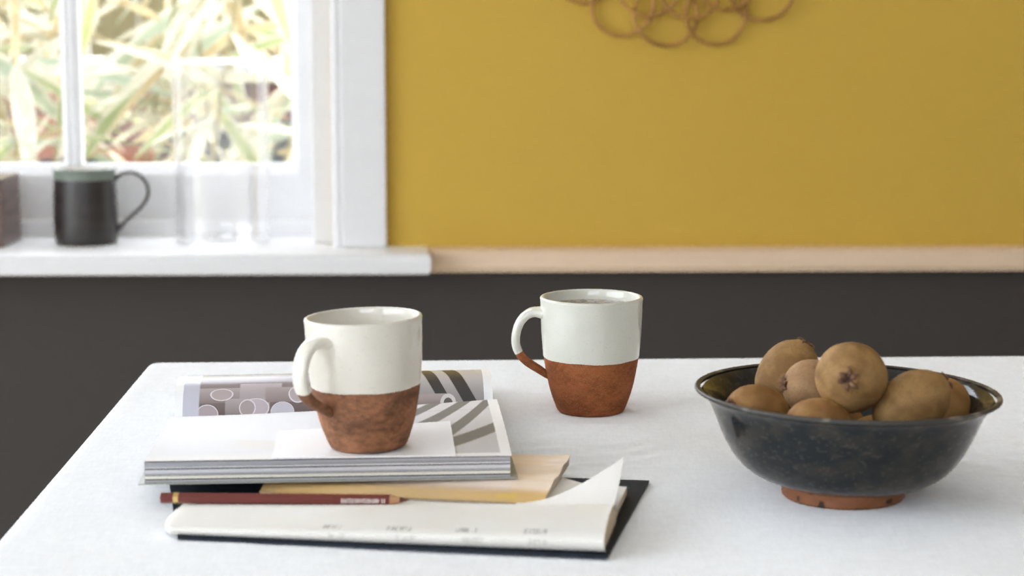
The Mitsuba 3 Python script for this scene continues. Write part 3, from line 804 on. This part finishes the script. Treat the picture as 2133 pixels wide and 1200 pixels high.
mtl('page_edges', lambda p, n, uv: mix([0.30, 0.225, 0.15], [0.56, 0.46, 0.34], noise(p.x * 60, p.y * 60, (p.z + 0.25 * p.x) * 2600)), 0.9)
bxs = np.linspace(-0.262, -0.0032, 40)
sec = []
for x in bxs:
    q = roll(x, 30)
    cq = np.array([0.045, 0.009])
    q = cq + (q - cq) * 0.965 - [0, 0.0005]
    bot = np.array([(0.012, 0.0028), (0.030, 0.0026), (0.060, 0.0026), (0.078, 0.0030)])
    sec.append(np.c_[np.full(len(q) + 4, x), np.vstack([q, bot])])
sec = np.array(sec)
k = sec.shape[1]
blk = trimesh.Trimesh(np.vstack([sec.reshape(-1, 3), [[bxs[0], 0.045, 0.008], [bxs[-1], 0.045, 0.008]]]),
                      np.vstack([grid_faces(len(bxs), k, True), [(j, (j + 1) % k, len(bxs) * k) for j in range(k)], [((len(bxs) - 1) * k + (j + 1) % k, (len(bxs) - 1) * k + j, len(bxs) * k + 1) for j in range(k)]]), process=False)
if blk.volume < 0:
    blk.invert()
part(nb, 'front_pages', blk, 'page_edges', 30, NV)
rear = []
for x in np.linspace(-0.216, -0.004, 24):
    far = 0.150 + 0.034 * np.clip((-0.03 - x) / 0.03, 0, 1)
    rear.append([(x, y, 0.0082 + 0.0008 * math.exp(-((y - 0.105) / 0.02) ** 2) * (1 + 0.3 * math.sin(x * 30)) - 0.0020 * max(0, (y - 0.13) / 0.05) ** 2) for y in np.linspace(0.0855, far, 16)])
rear = np.array(rear)
part(nb, 'rear_pages', sheet(rear, 0.0052), 'page_edges', 40, NV)
rear_t = rear + np.array([0, 0, 0.0006])
part(nb, 'rear_page', sheet(rear_t, 0.0004), 'paper_cream', 40, NV)
# the page whose far corner stands up at the right
ap = np.array([-0.005, 0.138, 0.0318])
fl = []
for s in np.linspace(0, 1, 20):
    x = -0.066 + 0.064 * s
    c = float(crest(x))
    g0 = np.array([x, 0.054, c - 0.0008])
    l0 = np.array([-0.066, 0.066, float(crest(-0.066)) - 0.0022])
    e = l0 + s * (ap - l0) + np.array([0, 0, -0.0065 * math.sin(math.pi * s ** 0.8)])
    fl.append([g0 + t * (e - g0) + np.array([0, 0, -0.0026 * s * math.sin(math.pi * t)]) for t in np.linspace(0.0, 1, 18)])
fl = np.array(fl)
part(nb, 'lifted_page', sheet(fl, 0.0004), 'paper_cream', 40, NV, label='cream page with its corner standing up')

# ------------------------------------------------------------------ the peach coloured booklet, on the paperback's far pages
PB = mat((0.0205, 1.2865, TABLE + 0.0008), rz=-10.0)
pb = thing('booklet', 'thin peach coloured booklet between the red pencil and the magazine', 'booklet')


def ripple(x, y):
    return 0.0153 + 0.0010 * math.sin(y * 150 + 1.0 + 2 * x) - 0.0048 * math.exp(-(y / 0.013) ** 2) + 0.0010 * math.exp(-((x / 0.012) ** 2) - ((y - 0.126) / 0.03) ** 2)


ptop = np.array([[(x, y, ripple(x, y)) for y in np.linspace(0.0, 0.120, 40)] for x in np.linspace(-0.193, 0.0, 30)])


def peach(p, n, uv):
    lx = fbm(uv.x * 18, uv.y * 60, 0.0, 3)
    c = mix([0.78, 0.61, 0.49], [0.91, 0.78, 0.67], lx)
    front = smoothstep(0.030, 0.012, uv.y)
    c = mix(c, [0.66, 0.45, 0.20], front)
    c = mix(c, [0.72, 0.52, 0.06], smoothstep(0.010, 0.004, dr.abs(uv.x + 0.026)) * smoothstep(0.006, 0.003, dr.abs(uv.y - 0.010)) * 0.4)
    return c


mtl('peach_print', peach, 0.22, specular=0.55)
uvq = ptop[..., :2].reshape(-1, 2)
add(f'{pb}__cover', mikit.ply(moved(sheet(ptop, 0.0006), PB), 'peach_print', True, uv=np.vstack([uvq, uvq])), label='glossy peach coloured cover with ripples')
mtl('booklet_edges', lambda p, n, uv: mix([0.34, 0.28, 0.22], [0.62, 0.55, 0.46], noise(p.x * 40, p.y * 40, p.z * 2400)), 0.9)
pblk = ptop - np.array([0, 0, 0.00075])
pblk[..., 0] = np.clip(pblk[..., 0], -0.1925, -0.0006)
pm = sheet(pblk, 0.0001)
vv = pm.vertices.copy()
vv[len(vv) // 2:, 2] = 0.0094 - 0.0003
part(pb, 'pages', trimesh.Trimesh(vv, pm.faces, process=False), 'booklet_edges', 40, PB)

# ------------------------------------------------------------------ the red pencil in the hollow
pn = thing('pencil', 'dark red pencil with a gold band lying behind the curled cream page', 'pencil')
A, Bp = np.array([-0.2294, 1.2860, TABLE + 0.0160]), np.array([-0.0665, 1.2735, TABLE + 0.0178])
dp = (Bp - A) / np.linalg.norm(Bp - A)
L = np.linalg.norm(Bp - A)
MP = np.eye(4)
zx = np.array([0, 0, 1.0]) - dp[2] * dp
zx /= np.linalg.norm(zx)
MP[:3, 0], MP[:3, 2], MP[:3, 1] = dp, zx, np.cross(zx, dp)
MP[:3, 3] = A
hexr = 0.0037


def hexbar(x0, x1, r0, r1=None, k=6):
    r1 = r0 if r1 is None else r1
    a = np.arange(k) * 2 * np.pi / k + math.pi / 6 * (k == 6)
    v = [(x, max(r, 1e-5) * math.cos(q), max(r, 1e-5) * math.sin(q)) for x, r in ((x0, r0), (x1, r1)) for q in a]
    return trimesh.convex.convex_hull(np.array(v))


tipx = L - 0.0125
part(pn, 'barrel', hexbar(0.0, tipx, hexr), 'pencil_red', M=MP)
part(pn, 'gold_band', hexbar(0.0085, 0.0118, hexr + 0.00015), 'gold_foil', M=MP)
part(pn, 'sharpened_wood', hexbar(tipx, L - 0.0062, hexr, 0.0019, 24), 'pencil_wood', 30, MP)
part(pn, 'lead', hexbar(L - 0.0062, L, 0.0019, 0.0003, 16), 'pencil_lead', 30, MP)
# the silver lettering, too small to read: upright strokes on the face towards the viewer
strokes = []
lr = np.random.RandomState(3)
x = tipx - 0.0315
apo = hexr * math.cos(math.pi / 6)
while x < tipx - 0.0035:
    if not (tipx - 0.0068 < x < tipx - 0.0055):
        h = lr.uniform(0.0011, 0.0016)
        strokes.append(box(x, x + lr.uniform(0.00035, 0.0006), -apo - 0.00006, -apo + 0.0001, -h, h))
        if lr.rand() < 0.6:
            zz = lr.choice([-1, 0, 1]) * h * 0.9
            strokes.append(box(x, x + 0.0011, -apo - 0.00006, -apo + 0.0001, zz - 0.0002, zz + 0.0002))
    x += lr.uniform(0.0010, 0.0016)
part(pn, 'lettering', join(*strokes), 'print_silver', M=MP, label='silver lettering')

# ------------------------------------------------------------------ the open magazine, its frame: x to the right along its front edge, y away, z up from the table
MG = mat((-0.2460, 1.3180, TABLE), rz=4.0)
mg = thing('magazine', 'thick open photo magazine lying under the left mug', 'magazine')
LW = 0.2465
mtl('cover_grey', [0.29, 0.30, 0.265], 0.45)


def under(y):
    """Height of the back cover: flat on the books in front, sloping down to the cloth behind."""
    return np.interp(y, [0.0, 0.07, 0.34, 0.42], [0.0178, 0.0175, 0.0030, 0.0012])


cv = np.array([[(x, y, under(y) + 0.0006) for y in np.r_[-0.004, np.linspace(0.0, 0.40, 24)]] for x in np.linspace(-0.004, LW + 0.004, 12)])
part(mg, 'back_cover', sheet(cv, 0.0006), 'cover_grey', 40, MG, label='grey green back cover')


def front_z(x, y):
    """Top page of the near half."""
    s = x / LW
    edge = 0.0330
    crest_z = 0.0285 + 0.0105 * s ** 1.5
    t = np.clip(y / 0.165, 0, 1)
    z = edge + (crest_z - edge) * (1 - (1 - t) ** 2.2)
    fall = np.clip((y - 0.160) / 0.045, 0, 1)
    return z - (z - 0.0135) * fall ** 1.6


def rear_curve(n):
    pts = [(0.2055, 0.0130), (0.2085, 0.0210), (0.217, 0.0330), (0.229, 0.0400), (0.246, 0.0430), (0.270, 0.0400), (0.305, 0.0310), (0.345, 0.0190), (0.385, 0.0080)]
    return spline(pts, n)


# near half: sections of pages, each a slab of its own, fanned a little at the fore-edge
mtl('fore_edge_grey', lambda p, n, uv: mix([0.20, 0.20, 0.22], [0.46, 0.46, 0.48], noise(p.x * 3, p.y * 3, p.z * 2100)), 0.8)
mtl('fore_edge_white', lambda p, n, uv: mix([0.42, 0.42, 0.44], [0.62, 0.62, 0.65], noise(p.x * 3, p.y * 3, p.z * 1800)), 0.8)
mtl('fore_edge_cream', lambda p, n, uv: mix([0.62, 0.60, 0.52], [0.74, 0.72, 0.63], noise(p.x * 3, p.y * 3, p.z * 1500)), 0.8)
mtl('fore_edge_dark', lambda p, n, uv: mix([0.10, 0.09, 0.09], [0.20, 0.18, 0.175], noise(p.x * 3, p.y * 3, p.z * 1500)), 0.8)
secs = [(0.00, 0.10, 'fore_edge_grey', 0.0), (0.10, 0.155, 'fore_edge_dark', .0012), (0.155, 0.30, 'fore_edge_cream', .0), (0.30, 0.40, 'fore_edge_grey', .0005), (0.40, 0.60, 'fore_edge_white', 0),
        (0.60, 0.66, 'fore_edge_dark', .0010), (0.66, 0.74, 'fore_edge_white', .0002), (0.74, 0.97, 'fore_edge_grey', .0004)]
fy = np.linspace(0.0, 0.204, 26)
fx = np.linspace(0.0, LW - 0.001, 14)
lowz = lambda y: under(y) + 0.0006
for a, b, m, inset in secs:
    def lay(f):
        return np.array([[(x, max(y, inset), lowz(y) + f * (front_z(x, y) - 0.0004 - lowz(y))) for y in fy] for x in fx])
    hi, lo = lay(b - 0.006), lay(a + 0.006)
    s_ = sheet(hi, 0.0001)
    nv = hi.shape[0] * hi.shape[1]
    vv = s_.vertices.copy()
    vv[nv:] = lo.reshape(-1, 3)
    part(mg, 'page_section', trimesh.Trimesh(vv, s_.faces, process=False), m, 30, MG)


# the printed pages.  Page coordinates: u = metres to the right, v = metres from the fore-edge (near page) or from the gutter along the paper (far page)
def near_print(p, n, uv):
    x, y = uv.x, uv.y
    pale = mix([0.55, 0.54, 0.585], [0.60, 0.595, 0.635], smoothstep(0.02, 0.10, y))
    swoosh = smoothstep(0.006, 0.0, dr.abs(y - (0.070 - 0.45 * (x - 0.06)) + 0.012) - 0.012) * smoothstep(0.045, 0.07, x)
    pale = mix(pale, [0.56, 0.53, 0.47], 0.6 * swoosh)
    pale = mix(pale, [0.72, 0.67, 0.60], 0.35 * smoothstep(0.03, 0.004, y))
    # tubes with dark bands, sweeping up to the right
    grey = mix([0.54, 0.53, 0.55], [0.66, 0.65, 0.68], smoothstep(0.02, 0.16, y))
    band = mi.Float(0)
    for x0, y0, x1, y1, w in ((0.166, 0.105, 0.204, 0.172, 0.0065), (0.186, 0.088, 0.226, 0.172, 0.0075), (0.205, 0.062, 0.243, 0.170, 0.0085), (0.200, 0.030, 0.250, 0.088, 0.0075)):
        t = dr.clip((x - x0) / (x1 - x0), -0.3, 1.2)
        yc = y0 + (y1 - y0) * (0.75 * t + 0.25 * t * t)
        band = dr.maximum(band, smoothstep(w * 1.25, w * 0.9, dr.abs(y - yc) * 0.62) * smoothstep(-0.25, 0.0, t))
    seam = smoothstep(0.0012, 0.0004, dr.abs(y - 0.135 + 0.12 * (x - 0.2)))
    grey = mix(grey, [0.42, 0.41, 0.42], 0.5 * seam)
    photo = mix(grey, [0.135, 0.135, 0.135], 0.93 * band)
    right = smoothstep(0.140, 0.160, x)
    c = mix(pale, photo, right)
    margin = dr.maximum(smoothstep(LW - 0.0078, LW - 0.0070, x), smoothstep(0.0075, 0.0065, y) * right)
    return mix(c, [0.85, 0.85, 0.86], margin)


def far_print(p, n, uv):
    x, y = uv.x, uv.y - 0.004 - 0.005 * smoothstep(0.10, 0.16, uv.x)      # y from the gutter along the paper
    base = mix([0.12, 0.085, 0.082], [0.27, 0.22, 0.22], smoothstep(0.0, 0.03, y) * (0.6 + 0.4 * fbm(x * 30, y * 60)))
    pic = base

    def tube_end(pic, cx, cy, rx, ry, fill, wall=0.10):
        q = dr.sqrt(dr.square((x - cx) / rx) + dr.square((y - cy) / ry))
        pic = mix(pic, fill, smoothstep(1.02, 0.98, q))
        return mix(pic, [0.66, 0.62, 0.65], smoothstep(wall, wall * 0.4, dr.abs(q - 1)))

    # lengths of tube behind, each a horizontal cylinder
    for cx, cy, hl, hw, lo, hi in ((0.030, 0.021, 0.020, 0.0075, [0.22, 0.18, 0.17], [0.42, 0.37, 0.37]), (0.066, 0.024, 0.016, 0.010, [0.34, 0.29, 0.30], [0.52, 0.46, 0.48]),
                                   (0.056, 0.009, 0.017, 0.008, [0.20, 0.17, 0.165], [0.40, 0.35, 0.35]), (0.100, 0.021, 0.030, 0.0075, [0.24, 0.19, 0.18], [0.42, 0.36, 0.36])):
        q = dr.maximum(dr.abs(x - cx) / hl, dr.abs(y - cy) / hw)
        sh_ = dr.clip((y - cy) / hw * 0.5 + 0.5, 0, 1)
        pic = mix(pic, mix(lo, hi, sh_), smoothstep(1.05, 0.97, q))
    pic = tube_end(pic, 0.0360, 0.0215, 0.0084, 0.0058, [0.42, 0.35, 0.345])
    pic = tube_end(pic, 0.0250, 0.0035, 0.0085, 0.0085, [0.38, 0.32, 0.335], 0.06)
    pic = tube_end(pic, 0.0625, 0.0090, 0.0100, 0.0078, [0.46, 0.40, 0.43], 0.06)
    pic = tube_end(pic, 0.0560, 0.0090, 0.0060, 0.0068, [0.36, 0.30, 0.30])
    pic = tube_end(pic, 0.0830, 0.0050, 0.0090, 0.0085, [0.52, 0.50, 0.56], 0.04)
    pic = tube_end(pic, 0.0950, 0.0210, 0.0070, 0.0080, [0.44, 0.38, 0.39])
    # right: a big tube with dark cuffs above, a small tube with an open end below
    big = mix([0.30, 0.28, 0.275], [0.50, 0.47, 0.46], smoothstep(0.004, 0.034, y))
    cuff = mi.Float(0)
    for cx, w in ((0.2080, 0.0050), (0.2270, 0.0058)):
        cuff = dr.maximum(cuff, smoothstep(w, w * 0.85, dr.abs(x - (cx - 0.26 * y + 5.5 * dr.square(dr.maximum(0.03 - y, 0.0))))))
    ribs = 0.85 + 0.15 * dr.sin(y * 3800)
    big = mix(big, rgb([0.052, 0.048, 0.048]) * ribs, cuff)
    big = mix(big, [0.15, 0.14, 0.14], smoothstep(0.0012, 0.0006, dr.abs(x - 0.1905 + 0.15 * y)) * 0.7)
    big = mix(big, [0.10, 0.095, 0.09], smoothstep(0.187, 0.175, x) * 0.5)
    pic = mix(pic, big, smoothstep(0.150, 0.156, x))
    low = smoothstep(0.0135, 0.0128, y) * smoothstep(0.150, 0.153, x) * smoothstep(0.2105, 0.2095, x)
    pic = mix(pic, mix([0.22, 0.17, 0.165], [0.40, 0.34, 0.33], smoothstep(0.0, 0.012, y)), low)
    q = dr.sqrt(dr.square((x - 0.2115) / 0.0062) + dr.square((y - 0.0045) / 0.0085))
    pic = mix(pic, [0.66, 0.62, 0.61], smoothstep(1.03, 0.97, q))
    pic = mix(pic, [0.13, 0.11, 0.10], smoothstep(0.60, 0.54, q))
    strip = smoothstep(0.0195, 0.0180, x)
    pic = mix(pic, [0.50, 0.50, 0.57], strip)
    inside = smoothstep(0.0060, 0.0066, x) * smoothstep(LW - 0.0066, LW - 0.0072, x)
    return mix([0.84, 0.84, 0.85], pic, inside)


mtl('print_near', near_print, 0.35, specular=0.22)
mtl('print_far', far_print, 0.26, specular=0.55)
px_ = np.linspace(0.0, LW, 24)
py_ = np.r_[np.linspace(0.0, 0.16, 26), np.linspace(0.165, 0.2045, 14)]
tp = np.array([[(x, y, front_z(x, y)) for y in py_] for x in px_])
uvn = np.array([[(x, y) for y in py_] for x in px_]).reshape(-1, 2)
add(f'{mg}__near_page', mikit.ply(moved(sheet(tp, 0.0003), MG), 'print_near', 40 and True, uv=np.vstack([uvn, uvn])), label='pale page printed with grey banded tubes')
rc = rear_curve(60)
arc = np.r_[0, np.cumsum(np.linalg.norm(np.diff(rc, axis=0), axis=1))]
bulge = lambda x: 1 + 0.05 * (x / LW - 0.4)
tp = np.array([[(x, y, z * bulge(x)) for y, z in rc] for x in px_])
uvf = np.array([[(x, a) for a in arc] for x in px_]).reshape(-1, 2)
add(f'{mg}__far_page', mikit.ply(moved(sheet(tp, 0.0003), MG), 'print_far', True, uv=np.vstack([uvf, uvf])), label='page printed with mauve tubes curving up from the gutter')
# the pages under it
hi = tp[:, 1:] - np.array([0, -0.0006, 0.0006])
s_ = sheet(hi, 0.0001)
vv = s_.vertices.copy()
nv = hi.shape[0] * hi.shape[1]
lo = hi.copy()
lo[..., 2] = np.minimum(hi[..., 2] - 0.0004, under(hi[..., 1]) + 0.0010 + 0.55 * np.clip(hi[..., 2] - under(hi[..., 1]) - 0.006, 0, 1))
lo[..., 0] = np.clip(lo[..., 0], 0.001, LW - 0.001)
vv[nv:] = lo.reshape(-1, 3)
part(mg, 'far_pages', trimesh.Trimesh(vv, s_.faces, process=False), 'fore_edge_white', 30, MG)
# a turned sheet standing a little higher behind
cz_ = rc[27:50] + np.array([0.0008, 0.0005])
tb_ = np.array([[(x, y, z * bulge(x)) for y, z in cz_] for x in np.linspace(0.012, LW - 0.006, 14)])
part(mg, 'raised_page', sheet(tb_, 0.0003), 'paper_white', 40, MG)

# white card on the magazine, and the left mug on the card
cdx, cdy = np.linspace(0.0855, 0.2085, 16), np.linspace(-0.0005, 0.094, 12)
cp = np.array([[(x - 0.004 * (y / 0.09) * 0, y, front_z(x, max(y, 0)) + 0.0011) for y in cdy] for x in cdx])
add('card', mikit.ply(moved(sheet(cp, 0.0009), MG), 'paper_white', 40), label='blank white card on the magazine under the left mug', category='card')

LMx, LMy = -0.0985, 1.3570
loc_ = np.linalg.inv(MG) @ np.array([LMx, LMy, 0, 1])
zz = max(front_z(loc_[0] + dx, loc_[1] + dy) for dx in (-0.022, 0, 0.022) for dy in (-0.022, 0, 0.022))
slope = (front_z(loc_[0] + 0.02, loc_[1]) - front_z(loc_[0] - 0.02, loc_[1])) / 0.04
dipped_mug('two tone stoneware mug with mottled brown base standing on the card and magazine', 0.0402, (LMx, LMy, TABLE + zz + 0.0013), 228, 'clay_mottled', 'glaze_white', lean=(0, -1.9), seed=2.3, tall=1.015)
